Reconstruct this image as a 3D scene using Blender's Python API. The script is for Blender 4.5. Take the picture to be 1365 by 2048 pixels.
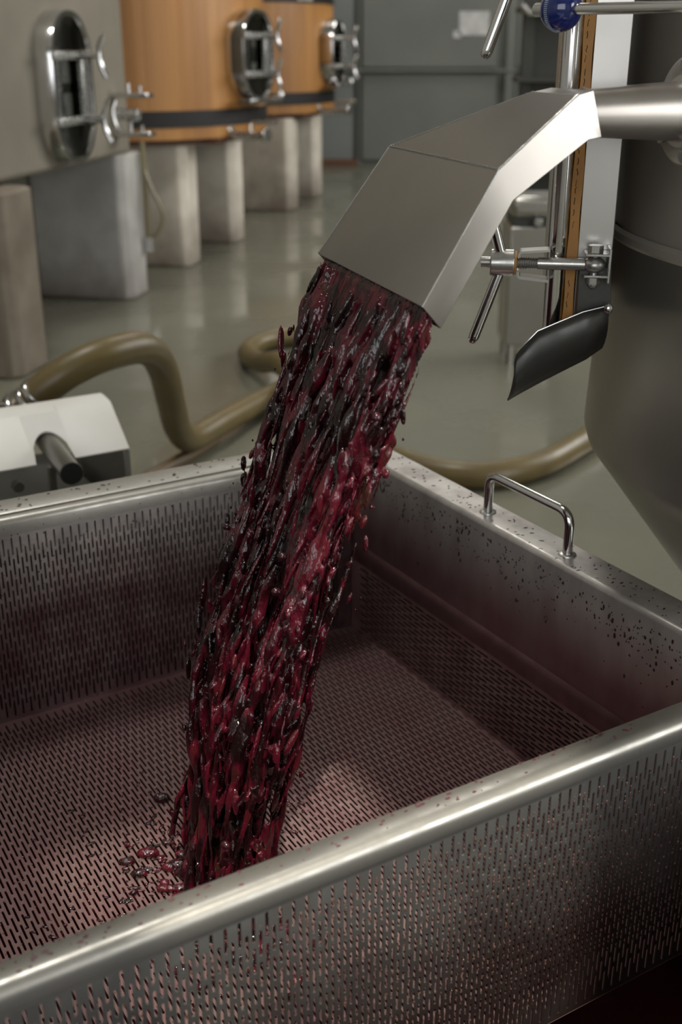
import bpy, bmesh, math, random
import numpy as np
from mathutils import Vector, Matrix, noise as mnoise
random.seed(7)
rng = np.random.default_rng(11)
PI = math.pi
SC = bpy.context.scene
COL = SC.collection
for o in list(bpy.data.objects):
    bpy.data.objects.remove(o)
V = Vector

# ------------------------------------------------------------------ camera
CAM_H = 1.05
PITCH = math.atan(934 / 2260.0)
cam_d = bpy.data.cameras.new('camera')
cam = bpy.data.objects.new('camera', cam_d)
COL.objects.link(cam)
cam.location = (0, 0, CAM_H)
cam.rotation_euler = (PI / 2 - PITCH, 0, 0)
cam_d.sensor_fit = 'VERTICAL'
cam_d.sensor_height = 36.0
cam_d.lens = 36.0 * 2260 / 2048.0
cam_d.clip_start = 0.02
cam_d.dof.use_dof = True
cam_d.dof.focus_distance = 1.13
cam_d.dof.aperture_fstop = 5.6
SC.camera = cam

# ------------------------------------------------------------------ view, world, sun
SC.view_settings.view_transform = 'Standard'
SC.view_settings.look = 'None'
SC.view_settings.gamma = 1.0
SC.view_settings.use_curve_mapping = False
SC.view_settings.exposure = 0.25
SC.cycles.max_bounces = 6; SC.cycles.diffuse_bounces = 3; SC.cycles.glossy_bounces = 3
wd = bpy.data.worlds.new('world')
SC.world = wd
wd.use_nodes = True
wd.node_tree.nodes['Background'].inputs[0].default_value = (0.75, 0.85, 1.0, 1)
wd.node_tree.nodes['Background'].inputs[1].default_value = 0.6

sun_d = bpy.data.lights.new('sun', 'SUN')
sun_d.energy = 3.3
sun_d.angle = math.radians(0.6)
sun_d.color = (1.0, 0.93, 0.80)
sun = bpy.data.objects.new('sun', sun_d)
COL.objects.link(sun)
_y = math.atan2(2445, 4117)                          # the tub's heading, see T() below
SUN_DIR = V((math.cos(_y) * 0.10 - math.sin(_y) * 0.45, math.sin(_y) * 0.10 + math.cos(_y) * 0.45, -1.0)).normalized()   # direction the light travels
sun.rotation_euler = SUN_DIR.to_track_quat('-Z', 'Y').to_euler()
sun.location = (0.8, -2.0, 7)

def area(name, loc, target, sx, sy, power, col):
    d = bpy.data.lights.new(name, 'AREA')
    d.shape = 'RECTANGLE'; d.size = sx; d.size_y = sy; d.energy = power; d.color = col
    o = bpy.data.objects.new(name, d)
    COL.objects.link(o)
    o.location = loc
    o.rotation_euler = (V(target) - V(loc)).to_track_quat('-Z', 'Y').to_euler()
    return o
# daylight entering through the openings of the hall, then two added overhead fills
area('doorway_daylight', (4.40, -1.6, 1.9), (0, -1.6, 1.9), 2.6, 3.2, 140, (1.0, 0.98, 0.94))
area('window_daylight_front', (-0.9, -4.05, 2.3), (-0.9, 3, 2.3), 4.0, 2.6, 62, (1.0, 0.98, 0.95))
area('window_daylight_side', (4.40, 5.6, 2.6), (0, 5.6, 2.2), 4.6, 1.7, 165, (1.0, 0.98, 0.93))
area('overhead_fill_far', (0.9, 8.6, 5.15), (0.9, 8.6, 0), 1.2, 2.4, 80, (1.0, 0.97, 0.90))  # added fill below the closed ceiling, no fitting, brightens the background
area('overhead_fill_near', (-0.9, 2.6, 5.15), (-0.9, 2.6, 0), 1.1, 0.7, 75, (1.0, 0.96, 0.90))  # added overhead source without a fitting, gives the far wall its shade

# ------------------------------------------------------------------ material helpers
def mat(name, col, rough=0.5, metal=0.0, col2=None, nscale=6.0, stretch=(1, 1, 1), rvar=0.0,
        bump=0.0, bscale=40.0, bstretch=(1, 1, 1), spec=0.5, coat=0.0, detail=4.0, ramp=(0.35, 0.65)):
    m = bpy.data.materials.new(name)
    m.use_nodes = True
    nt = m.node_tree; N = nt.nodes; L = nt.links
    b = N['Principled BSDF']
    b.inputs['Base Color'].default_value = (*col, 1)
    b.inputs['Roughness'].default_value = rough
    b.inputs['Metallic'].default_value = metal
    b.inputs['Specular IOR Level'].default_value = spec
    b.inputs['Coat Weight'].default_value = coat
    geo = N.new('ShaderNodeNewGeometry')
    def nz(scale, st, det):
        mp = N.new('ShaderNodeMapping'); mp.inputs['Scale'].default_value = st
        L.new(geo.outputs['Position'], mp.inputs['Vector'])
        t = N.new('ShaderNodeTexNoise'); t.inputs['Scale'].default_value = scale; t.inputs['Detail'].default_value = det
        L.new(mp.outputs[0], t.inputs['Vector'])
        return t
    if col2 or rvar:
        t = nz(nscale, stretch, detail)
        r = N.new('ShaderNodeMapRange')
        r.inputs['From Min'].default_value = ramp[0]; r.inputs['From Max'].default_value = ramp[1]
        L.new(t.outputs['Fac'], r.inputs['Value'])
        if col2:
            mx = N.new('ShaderNodeMix'); mx.data_type = 'RGBA'; mx.name = 'colmix'
            mx.inputs[6].default_value = (*col, 1); mx.inputs[7].default_value = (*col2, 1)
            L.new(r.outputs[0], mx.inputs[0]); L.new(mx.outputs[2], b.inputs['Base Color'])
        if rvar:
            r2 = N.new('ShaderNodeMapRange')
            r2.inputs['To Min'].default_value = rough - rvar; r2.inputs['To Max'].default_value = rough + rvar
            L.new(r.outputs[0], r2.inputs['Value']); L.new(r2.outputs[0], b.inputs['Roughness'])
    if bump:
        t = nz(bscale, bstretch, 3)
        bp = N.new('ShaderNodeBump'); bp.inputs['Strength'].default_value = bump; bp.inputs['Distance'].default_value = 0.002
        L.new(t.outputs['Fac'], bp.inputs['Height']); L.new(bp.outputs[0], b.inputs['Normal'])
    m['_b'] = 0
    return m

def overlay(m, col, rough, axis, lo, hi, nscale, amount=1.0, nstretch=(1, 1, 1), nmix=0.5, metal=None):
    """second coat (wine film, damp, dirt, painted shade) that fades between lo and hi of world axis, broken up by noise"""
    nt = m.node_tree; N = nt.nodes; L = nt.links
    b = N['Principled BSDF']
    geo = N.new('ShaderNodeNewGeometry')
    sep = N.new('ShaderNodeSeparateXYZ'); L.new(geo.outputs['Position'], sep.inputs[0])
    mp = N.new('ShaderNodeMapping'); mp.inputs['Scale'].default_value = nstretch
    L.new(geo.outputs['Position'], mp.inputs['Vector'])
    t = N.new('ShaderNodeTexNoise'); t.inputs['Scale'].default_value = nscale; t.inputs['Detail'].default_value = 5
    L.new(mp.outputs[0], t.inputs['Vector'])
    r = N.new('ShaderNodeMapRange')
    r.inputs['From Min'].default_value = lo; r.inputs['From Max'].default_value = hi
    L.new(sep.outputs['XYZ'.index(axis)], r.inputs['Value'])
    a = N.new('ShaderNodeMath'); a.operation = 'MULTIPLY_ADD'
    L.new(t.outputs['Fac'], a.inputs[0]); a.inputs[1].default_value = 2 * nmix
    sub = N.new('ShaderNodeMath'); sub.operation = 'SUBTRACT'; L.new(r.outputs[0], sub.inputs[0]); sub.inputs[1].default_value = nmix
    L.new(sub.outputs[0], a.inputs[2])
    cl = N.new('ShaderNodeMath'); cl.operation = 'MULTIPLY'; cl.use_clamp = True
    L.new(a.outputs[0], cl.inputs[0]); cl.inputs[1].default_value = amount
    mx = N.new('ShaderNodeMix'); mx.data_type = 'RGBA'
    L.new(cl.outputs[0], mx.inputs[0])
    if b.inputs['Base Color'].links:
        L.new(b.inputs['Base Color'].links[0].from_socket, mx.inputs[6])
    else:
        mx.inputs[6].default_value = b.inputs['Base Color'].default_value
    mx.inputs[7].default_value = (*col, 1)
    L.new(mx.outputs[2], b.inputs['Base Color'])
    if metal is not None:
        mm = N.new('ShaderNodeMapRange'); L.new(cl.outputs[0], mm.inputs['Value'])
        mm.inputs['To Min'].default_value = b.inputs['Metallic'].default_value; mm.inputs['To Max'].default_value = metal
        L.new(mm.outputs[0], b.inputs['Metallic'])
    return m

M = {}
M['steel'] = mat('brushed_steel', (0.50, 0.49, 0.465), 0.34, 1.0, (0.42, 0.41, 0.385), 3.0, (1, 1, 1), 0.05, 0.12, 60, (1, 1, 0.06))
M['chute'] = mat('chute_steel', (0.50, 0.475, 0.445), 0.34, 0.93, (0.42, 0.395, 0.37), 9, (1, 1, 1), 0.05, 0.06, 18, ramp=(0.2, 0.8), detail=2)
M['chrome'] = mat('polished_steel', (0.68, 0.68, 0.68), 0.12, 1.0, rvar=0.04, nscale=20)
M['bolt'] = mat('satin_bolt_steel', (0.56, 0.56, 0.54), 0.27, 0.85, (0.44, 0.44, 0.42), 60, rvar=0.06)
M['rim'] = mat('rim_steel', (0.46, 0.45, 0.415), 0.40, 0.78, (0.37, 0.36, 0.33), 40, rvar=0.05, bump=0.08, bscale=120)
M['tank'] = mat('tank_steel', (0.64, 0.60, 0.53), 0.33, 0.55, (0.54, 0.505, 0.445), 2.0, (1, 1, 0.3), 0.05, 0.10, 55, (1, 1, 0.05))
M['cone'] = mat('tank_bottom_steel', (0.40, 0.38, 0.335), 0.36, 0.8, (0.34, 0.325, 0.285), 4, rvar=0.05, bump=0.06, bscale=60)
M['perf'] = mat('perforated_steel', (0.64, 0.62, 0.59), 0.33, 0.65, (0.36, 0.35, 0.34), 30, rvar=0.08)
overlay(M['perf'], (0.12, 0.065, 0.072), 0.3, 'Z', 0.475, 0.36, 26, 0.95, nmix=0.3)
M['perf_floor'] = mat('wine_tinted_perforated_steel', (0.29, 0.19, 0.18), 0.34, 0.52, (0.20, 0.11, 0.11), 16, rvar=0.08)  # wine film, with the red reflection of the wine put into the tint
M['perf_out'] = mat('shaded_perforated_steel', (0.27, 0.275, 0.26), 0.36, 0.65, (0.19, 0.185, 0.175), 30, rvar=0.08)  # base colour darkened to stand in for shade on the near wall's outside
overlay(M['perf_out'], (0.075, 0.045, 0.042), 0.3, 'Z', 0.48, 0.30, 18, 0.9, nmix=0.4)  # wine tint that also paints the shade deepening towards the bottom
M['tubwall'] = mat('stained_tub_wall', (0.50, 0.475, 0.45), 0.36, 0.60, (0.32, 0.30, 0.285), 20, (1, 1, 0.4), 0.06, 0.10, 40, (1, 1, 0.3))
overlay(M['tubwall'], (0.21, 0.11, 0.118), 0.3, 'Z', 0.475, 0.385, 26, 0.95, (1, 1, 0.35), 0.35)
M['ledge'] = mat('wine_tinted_ledge', (0.20, 0.115, 0.115), 0.45, 0.8, (0.15, 0.08, 0.082), 30, rvar=0.05)
M['pan'] = mat('dark_pan_steel', (0.16, 0.14, 0.13), 0.4, 1.0)
M['splat'] = mat('dried_skin_fleck', (0.022, 0.008, 0.010), 0.45)
M['spot'] = mat('wine_speck', (0.11, 0.03, 0.038), 0.35)
M['drop'] = mat('wet_droplet', (0.16, 0.085, 0.07), 0.06, 0.0, spec=0.9, coat=1.0)
M['concrete'] = mat('raw_concrete', (0.215, 0.193, 0.152), 0.8, 0, (0.178, 0.159, 0.125), 3, bump=0.3, bscale=25)
M['pillar'] = mat('whitewashed_plinth', (0.74, 0.685, 0.59), 0.75, 0, (0.58, 0.53, 0.45), 5, bump=0.25, bscale=20)
overlay(M['pillar'], (0.14, 0.10, 0.075), 0.8, 'Z', 0.34, -0.06, 6, 0.85, nmix=0.6)
M['pillar_grey'] = mat('grey_plinth', (0.44, 0.43, 0.41), 0.75, 0, (0.34, 0.33, 0.31), 5, bump=0.25, bscale=20)
overlay(M['pillar_grey'], (0.13, 0.10, 0.085), 0.8, 'Z', 0.22, -0.06, 7, 0.9, nmix=0.55)
M['pillar_brown'] = mat('brown_plinth', (0.20, 0.17, 0.13), 0.8, 0, (0.14, 0.112, 0.082), 6, bump=0.25, bscale=20)
M['wood'] = mat('varnished_oak_a', (0.41, 0.19, 0.050), 0.45, 0, (0.32, 0.142, 0.038), 7, (1, 1, 0.12), bump=0.1, bscale=40, bstretch=(1, 1, 0.05))
M['wood2'] = mat('varnished_oak_b', (0.44, 0.21, 0.058), 0.45, 0, (0.34, 0.155, 0.042), 7, (1, 1, 0.12), bump=0.1, bscale=40, bstretch=(1, 1, 0.05))
M['wood3'] = mat('varnished_oak_c', (0.37, 0.17, 0.043), 0.45, 0, (0.43, 0.21, 0.06), 7, (1, 1, 0.12), bump=0.1, bscale=40, bstretch=(1, 1, 0.05))
M['hoop'] = mat('black_painted_hoop', (0.006, 0.0055, 0.0055), 0.6, 0.0)
M['redwood'] = mat('dark_tank_bottom', (0.11, 0.045, 0.025), 0.6)
M['floor'] = mat('wet_epoxy_floor', (0.195, 0.193, 0.148), 0.22, 0, (0.150, 0.149, 0.113), 1.6, (1, 1, 1), 0.13, 0.05, 9, ramp=(0.4, 0.6))
M['doorpaint'] = mat('grey_green_door_paint', (0.150, 0.156, 0.142), 0.5, 0, (0.128, 0.134, 0.122), 2, bump=0.05, bscale=12)
M['doorpale'] = mat('pale_blue_grey_paint', (0.19, 0.205, 0.198), 0.5, 0, (0.16, 0.173, 0.167), 2)
M['wall'] = mat('hall_wall_render', (0.33, 0.32, 0.29), 0.85, 0, (0.28, 0.27, 0.245), 2)
M['ceil'] = mat('ceiling_boards', (0.34, 0.33, 0.30), 0.85)
M['rust'] = mat('brown_threshold', (0.12, 0.055, 0.03), 0.7)
M['hose'] = mat('olive_rubber_hose', (0.15, 0.112, 0.042), 0.42, 0, (0.12, 0.088, 0.034), 12, rvar=0.05)
M['hose2'] = mat('brown_thin_hose', (0.115, 0.075, 0.035), 0.5)
M['white'] = mat('white_powder_coat', (0.78, 0.78, 0.75), 0.32, 0, (0.70, 0.69, 0.64), 6)
M['black'] = mat('black_rubber', (0.014, 0.014, 0.012), 0.5)
M['darkbox'] = mat('dark_machine_paint', (0.035, 0.036, 0.030), 0.5)
M['roller'] = mat('dark_grey_roller', (0.07, 0.068, 0.052), 0.3)
M['blue'] = mat('glossy_blue_ball', (0.008, 0.018, 0.12), 0.12, 0, coat=0.6)
M['bluemark'] = mat('pale_blue_scale', (0.35, 0.42, 0.55), 0.4)
M['gasket'] = mat('ochre_rubber_gasket', (0.47, 0.225, 0.048), 0.5, 0, (0.36, 0.165, 0.035), 40, (1, 1, 0.4))
M['lip'] = mat('dark_drip_lip_steel', (0.10, 0.10, 0.096), 0.46, 0.85, (0.075, 0.075, 0.07), 25, rvar=0.08)
M['paper'] = mat('white_paper', (0.60, 0.60, 0.58), 0.7, 0, (0.42, 0.43, 0.43), 9)
M['sightglass'] = mat('yellowish_level_tube', (0.20, 0.175, 0.10), 0.3)
M['darkglass'] = mat('dark_door_steel', (0.10, 0.10, 0.085), 0.12, 1.0)

# the poured must: crimson, brown and near black streaks that follow the flow
def must_mat(name, bright=1.0):
    m = bpy.data.materials.new(name); m.use_nodes = True
    nt = m.node_tree; N = nt.nodes; L = nt.links; b = N['Principled BSDF']
    geo = N.new('ShaderNodeNewGeometry')
    mp = N.new('ShaderNodeMapping'); mp.inputs['Rotation'].default_value = (0.0, math.radians(17), 0.0)
    mp.inputs['Scale'].default_value = (1, 1, 0.28)
    L.new(geo.outputs['Position'], mp.inputs['Vector'])
    t = N.new('ShaderNodeTexNoise'); t.inputs['Scale'].default_value = 48; t.inputs['Detail'].default_value = 5
    t.inputs['Distortion'].default_value = 0.6
    L.new(mp.outputs[0], t.inputs['Vector'])
    r = N.new('ShaderNodeValToRGB'); L.new(t.outputs['Fac'], r.inputs[0])
    e = r.color_ramp.elements
    e[0].position = 0.30; e[0].color = (0.010, 0.0035, 0.0035, 1)
    e[1].position = 0.80; e[1].color = (0.15 * bright, 0.065 * bright, 0.05 * bright, 1)
    for p, c in ((0.43, (0.014, 0.003, 0.004)), (0.51, (0.050, 0.004, 0.009)), (0.59, (0.120, 0.008, 0.021)), (0.65, (0.095, 0.012, 0.015)), (0.71, (0.050, 0.014, 0.010))):
        k = e.new(p); k.color = (*[q * bright for q in c], 1)
    L.new(r.outputs[0], b.inputs['Base Color'])
    b.inputs['Roughness'].default_value = 0.13
    b.inputs['Specular IOR Level'].default_value = 0.55
    b.inputs['Coat Weight'].default_value = 0.15; b.inputs['Coat Roughness'].default_value = 0.06
    t2 = N.new('ShaderNodeTexNoise'); t2.inputs['Scale'].default_value = 170; t2.inputs['Detail'].default_value = 3
    L.new(mp.outputs[0], t2.inputs['Vector'])
    bp = N.new('ShaderNodeBump'); bp.inputs['Strength'].default_value = 0.8; bp.inputs['Distance'].default_value = 0.004
    L.new(t2.outputs['Fac'], bp.inputs['Height']); L.new(bp.outputs[0], b.inputs['Normal'])
    return m
M['must'] = must_mat('grape_must', 0.74)
M['must_dark'] = must_mat('splashed_grape_must', 0.38)
M['grape'] = mat('grape_skin', (0.035, 0.004, 0.009), 0.28, 0, (0.018, 0.003, 0.006), 60, coat=0.1)
M['juice'] = mat('dark_grape_juice', (0.030, 0.004, 0.006), 0.10, 0, bump=0.15, bscale=30)

# ------------------------------------------------------------------ mesh builder
def frame_from(axis):
    z = V(axis).normalized()
    x = z.orthogonal().normalized()
    y = z.cross(x)
    return x, y, z

class MB:
    def __init__(s): s.v = []; s.f = []
    def add(s, vs, fs):
        n = len(s.v); s.v += [tuple(p) for p in vs]; s.f += [tuple(i + n for i in f) for f in fs]; return s
    def box(s, c, hx, hy, hz, ax=(1, 0, 0), ay=(0, 1, 0), az=(0, 0, 1)):
        c = V(c); ax, ay, az = V(ax), V(ay), V(az)
        vs = [c + ax * hx * i + ay * hy * j + az * hz * k for k in (-1, 1) for j in (-1, 1) for i in (-1, 1)]
        return s.add(vs, [(0, 2, 3, 1), (4, 5, 7, 6), (0, 1, 5, 4), (2, 6, 7, 3), (0, 4, 6, 2), (1, 3, 7, 5)])
    def cyl(s, p0, p1, r0, r1=None, n=24, cap=True):
        p0, p1 = V(p0), V(p1); r1 = r0 if r1 is None else r1
        x, y, z = frame_from(p1 - p0)
        vs = []
        for p, r in ((p0, r0), (p1, r1)):
            for k in range(n):
                a = 2 * PI * k / n; vs.append(p + x * r * math.cos(a) + y * r * math.sin(a))
        fs = [(k, (k + 1) % n, n + (k + 1) % n, n + k) for k in range(n)]
        if cap: fs += [tuple(range(n - 1, -1, -1)), tuple(range(n, 2 * n))]
        return s.add(vs, fs)
    def prism(s, pts, direction):
        """closed polygon extruded along a vector"""
        d = V(direction); n = len(pts); pts = [V(p) for p in pts]
        vs = pts + [p + d for p in pts]
        fs = [tuple(range(n - 1, -1, -1)), tuple(range(n, 2 * n))] + [(k, (k + 1) % n, n + (k + 1) % n, n + k) for k in range(n)]
        return s.add(vs, fs)
    def tube(s, path, r, n=14, cap=True, closed=False):
        P = [V(p) for p in path]; m = len(P)
        rr = r if isinstance(r, (list, tuple)) else [r] * m
        T = []
        for i in range(m):
            a = P[(i - 1) % m] if (closed or i > 0) else P[i]
            c = P[(i + 1) % m] if (closed or i < m - 1) else P[i]
            T.append((c - a).normalized())
        x = T[0].orthogonal().normalized(); vs = []
        for i in range(m):
            x = (x - T[i] * x.dot(T[i])).normalized(); y = T[i].cross(x)
            for k in range(n):
                a = 2 * PI * k / n; vs.append(P[i] + x * rr[i] * math.cos(a) + y * rr[i] * math.sin(a))
        fs = []
        for i in range(m if closed else m - 1):
            j = (i + 1) % m
            for k in range(n): fs.append((i * n + k, i * n + (k + 1) % n, j * n + (k + 1) % n, j * n + k))
        if cap and not closed: fs += [tuple(range(n - 1, -1, -1)), tuple(range((m - 1) * n, m * n))]
        return s.add(vs, fs)
    def lathe(s, c, prof, n=64, axis=(0, 0, 1), a0=0, a1=2 * PI, cap=False):
        c = V(c); x, y, z = (V((1, 0, 0)), V((0, 1, 0)), V((0, 0, 1))) if tuple(axis) == (0, 0, 1) else frame_from(axis)
        full = abs(a1 - a0 - 2 * PI) < 1e-6; m = n if full else n + 1
        vs = []
        for r, h in prof:
            for k in range(m):
                a = a0 + (a1 - a0) * k / n
                vs.append(c + x * r * math.cos(a) + y * r * math.sin(a) + z * h)
        fs = []
        for i in range(len(prof) - 1):
            for k in range(n):
                k2 = (k + 1) % m
                fs.append((i * m + k, i * m + k2, (i + 1) * m + k2, (i + 1) * m + k))
        if cap and full: fs += [tuple(range(m - 1, -1, -1)), tuple(range((len(prof) - 1) * m, len(prof) * m))]
        return s.add(vs, fs)
    def ball(s, c, r, nu=20, nv=12, ax=(1, 0, 0), ay=(0, 1, 0), az=(0, 0, 1)):
        c = V(c); rx, ry, rz = (r, r, r) if not isinstance(r, (tuple, list)) else r
        ax, ay, az = V(ax), V(ay), V(az); vs = [c + az * rz]
        for j in range(1, nv):
            t = PI * j / nv
            for i in range(nu):
                a = 2 * PI * i / nu
                vs.append(c + ax * rx * math.sin(t) * math.cos(a) + ay * ry * math.sin(t) * math.sin(a) + az * rz * math.cos(t))
        vs.append(c - az * rz); e = len(vs) - 1; fs = []
        for i in range(nu):
            fs.append((0, 1 + i, 1 + (i + 1) % nu)); b = 1 + (nv - 2) * nu
            fs.append((e, b + (i + 1) % nu, b + i))
        for j in range(nv - 2):
            for i in range(nu):
                a = 1 + j * nu + i; b = 1 + j * nu + (i + 1) % nu
                fs.append((a, a + nu, b + nu, b))
        return s.add(vs, fs)
    def build(s, name, m, parent=None, smooth=True, bevel=0, angle=35, kind=None, label=None, segs=2):
        org = world_loc(parent) if parent else V((0, 0, 0))
        me = bpy.data.meshes.new(name)
        me.from_pydata([(p[0] - org.x, p[1] - org.y, p[2] - org.z) for p in s.v], [], s.f)
        bm = bmesh.new(); bm.from_mesh(me); bmesh.ops.recalc_face_normals(bm, faces=bm.faces); bm.to_mesh(me); bm.free()
        return finish(name, me, m, parent, smooth, bevel, angle, kind, label, segs)

def finish(name, me, m, parent, smooth=True, bevel=0, angle=35, kind=None, label=None, segs=2):
    o = bpy.data.objects.new(name, me)
    COL.objects.link(o)
    if m is not None: me.materials.append(m if not isinstance(m, str) else M[m])
    if smooth:
        me.shade_smooth()
        me.set_sharp_from_angle(angle=math.radians(angle))
    if bevel:
        b = o.modifiers.new('bevel', 'BEVEL'); b.width = bevel; b.segments = segs; b.limit_method = 'ANGLE'; b.angle_limit = math.radians(30)
    if parent: o.parent = parent
    if kind: o['kind'] = kind
    if label: o['label'] = label
    return o

def world_loc(o):
    l = V((0, 0, 0))
    while o: l += V(o.location); o = o.parent
    return l
def thing(name, label, cat, loc, group=None):
    o = bpy.data.objects.new(name, None); COL.objects.link(o)
    o.location = loc; o.empty_display_size = 0.1
    return tag(o, label, cat, group)
def tag(o, label, cat, group=None):
    o['label'] = label; o['category'] = cat
    if group: o['group'] = group
    return o
def struct(o): o['kind'] = 'structure'; return o
def smooth_path(pts, n=10):
    """Catmull-Rom"""
    P = [V(p) for p in pts]; P = [P[0] * 2 - P[1]] + P + [P[-1] * 2 - P[-2]]; out = []
    for i in range(1, len(P) - 2):
        for k in range(n):
            t = k / n; a, b, c, d = P[i - 1], P[i], P[i + 1], P[i + 2]
            out.append(0.5 * ((2 * b) + (c - a) * t + (2 * a - 5 * b + 4 * c - d) * t * t + (3 * b - a - 3 * c + d) * t ** 3))
    out.append(P[-2]); return out
def round_path(pts, r, n=6):
    P = [V(p) for p in pts]; out = [P[0]]
    for i in range(1, len(P) - 1):
        a = (P[i - 1] - P[i]).normalized(); c = (P[i + 1] - P[i]).normalized()
        A = P[i] + a * r; C = P[i] + c * r
        for k in range(n + 1):
            t = k / n; out.append(A * (1 - t) ** 2 + P[i] * 2 * t * (1 - t) + C * t * t)
    out.append(P[-1]); return out

# ------------------------------------------------------------------ tub axes (u along the long side, v across)
YAW = math.atan2(2445, 4117)
U = V((math.cos(YAW), math.sin(YAW), 0)); W_ = V((-math.sin(YAW), math.cos(YAW), 0)); Z = V((0, 0, 1))
def T(u, v, z): return U * u + W_ * v + Z * z

# ================================================================== THE HALL
MB().box((0, 3.5, -0.05), 5.5, 8.6, 0.05).build('floor', 'floor', smooth=False)['kind'] = 'structure'
struct(MB().box((0, 11.35, 2.6), 5.5, 0.2, 2.7).build('wall_back', 'doorpaint', smooth=False))
struct(MB().box((-3.5, 3.5, 2.6), 0.15, 8.4, 2.6).build('wall_left', 'wall', smooth=False))
def wall_with_openings(name, axis, pos, lo, hi, top, ops):
    f = MB(); cuts = sorted({lo, hi, *[q for o_ in ops for q in o_[:2]]})
    for a0, a1 in zip(cuts[:-1], cuts[1:]):
        op = [o_ for o_ in ops if o_[0] <= (a0 + a1) / 2 <= o_[1]]
        spans = [(0, top)] if not op else [(0, op[0][2]), (op[0][3], top)]
        for z0, z1 in spans:
            if z1 - z0 < 0.01: continue
            m_ = (a0 + a1) / 2; h_ = (a1 - a0) / 2
            if axis == 'x': f.box((m_, pos, (z0 + z1) / 2), h_, 0.12, (z1 - z0) / 2)
            else: f.box((pos, m_, (z0 + z1) / 2), 0.12, h_, (z1 - z0) / 2)
    return struct(f.build(name, 'wall', smooth=False))
wall_with_openings('wall_right', 'y', 4.58, -4.9, 11.9, 5.2, [(-2.9, -0.3, 0.0, 3.5), (3.3, 7.9, 1.75, 3.45)])
wall_with_openings('wall_front', 'x', -4.2, -5, 5, 5.2, [(-2.9, 1.1, 1.0, 3.6)])
# ceiling with a roof hatch that lets the sun patch in
cz = 5.25
tgt = T(0.39, 0.66, 0.50)
hc = V((tgt.x - SUN_DIR.x / SUN_DIR.z * (tgt.z - cz), tgt.y - SUN_DIR.y / SUN_DIR.z * (tgt.z - cz), cz))
holes = [(hc.x - 0.8, hc.x + 0.8, hc.y - 0.8, hc.y + 0.8)]
xs = sorted({-5.5, 5.5, *[q for h_ in holes for q in h_[:2]]}); ys = sorted({-5.1, 12.1, *[q for h_ in holes for q in h_[2:]]})
c = MB()
for i in range(len(xs) - 1):
    for j in range(len(ys) - 1):
        mx, my = (xs[i] + xs[i + 1]) / 2, (ys[j] + ys[j + 1]) / 2
        if any(h_[0] < mx < h_[1] and h_[2] < my < h_[3] for h_ in holes): continue
        c.box((mx, my, cz), (xs[i + 1] - xs[i]) / 2, (ys[j + 1] - ys[j]) / 2, 0.04)
# curb of the roof hatch: the clear opening is turned like the tub
oc_ = [hc + V((sx * 0.8, sy * 0.8, 0)) for sx, sy in ((1, -1), (1, 1), (-1, 1), (-1, -1))]
ic_ = [hc + U * a_ * 0.19 + W_ * b_ * 0.25 for a_, b_ in ((1, -1), (1, 1), (-1, 1), (-1, -1))]
c.add(oc_ + ic_, [(k, (k + 1) % 4, 4 + (k + 1) % 4, 4 + k) for k in range(4)])
struct(c.build('ceiling', 'ceil', smooth=False))

# back door: leaf panels with proud rails
def ybk(x): return 11.15
door = bpy.data.objects.new('door_1', None); COL.objects.link(door); door.location = (0.6, 11.15, 0); struct(door)
for x0, x1, z0, z1, mm in ((-1.2, 0.125, 0.05, 0.80, 'doorpale'), (-1.2, 0.125, 0.86, 4.2, 'doorpale'),
                           (0.195, 1.43, 0.05, 0.80, 'doorpaint'), (0.195, 1.43, 0.86, 4.2, 'doorpaint'),
                           (1.60, 2.9, 0.05, 0.80, 'doorpaint'), (1.60, 2.9, 0.86, 4.2, 'doorpaint')):
    MB().box(((x0 + x1) / 2, 11.12, (z0 + z1) / 2), (x1 - x0) / 2, 0.02, (z1 - z0) / 2).build('door_panel', mm, door, False, 0.006)
for x0, x1 in ((0.15, 0.17), (1.50, 1.585)):
    MB().box(((x0 + x1) / 2, 11.09, 2.1), (x1 - x0) / 2, 0.04, 2.1).build('door_stile', 'doorpaint', door, False, 0.005)
MB().box((0.6, 11.07, 0.835), 2.0, 0.03, 0.012).build('door_rail', 'doorpaint', door, False, 0.004)
struct(MB().box((-0.2, 11.04, 0.03), 0.36, 0.05, 0.03).build('trim_1', 'rust', smooth=False, bevel=0.004))
tag(MB().box((1.20, 11.094, 1.23), 0.135, 0.003, 0.10).build('paper_notice', 'paper', smooth=False), 'crumpled white paper notice stuck on grey door panel', 'notice')
tag(MB().box((1.05, 11.094, 1.14), 0.035, 0.003, 0.03).build('paper_scrap', 'paper', smooth=False), 'tiny white paper scrap left of the notice on door', 'paper')

# ================================================================== TUB
tub = thing('drain_tub', 'stainless steel drain tub with wide flange and bar handle around the perforated basket', 'tub', T(0.25, 0.85, 0))
UL, UR, VF, VN = -0.42, 0.815, 1.337, 0.578       # basket left, right, far, near
ZT, ZF = 0.50, 0.213                              # rim height, basket floor
def sheet(name, m, parent, pts, d, **k): return MB().prism(pts, d).build(name, m, parent, **k)
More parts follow.
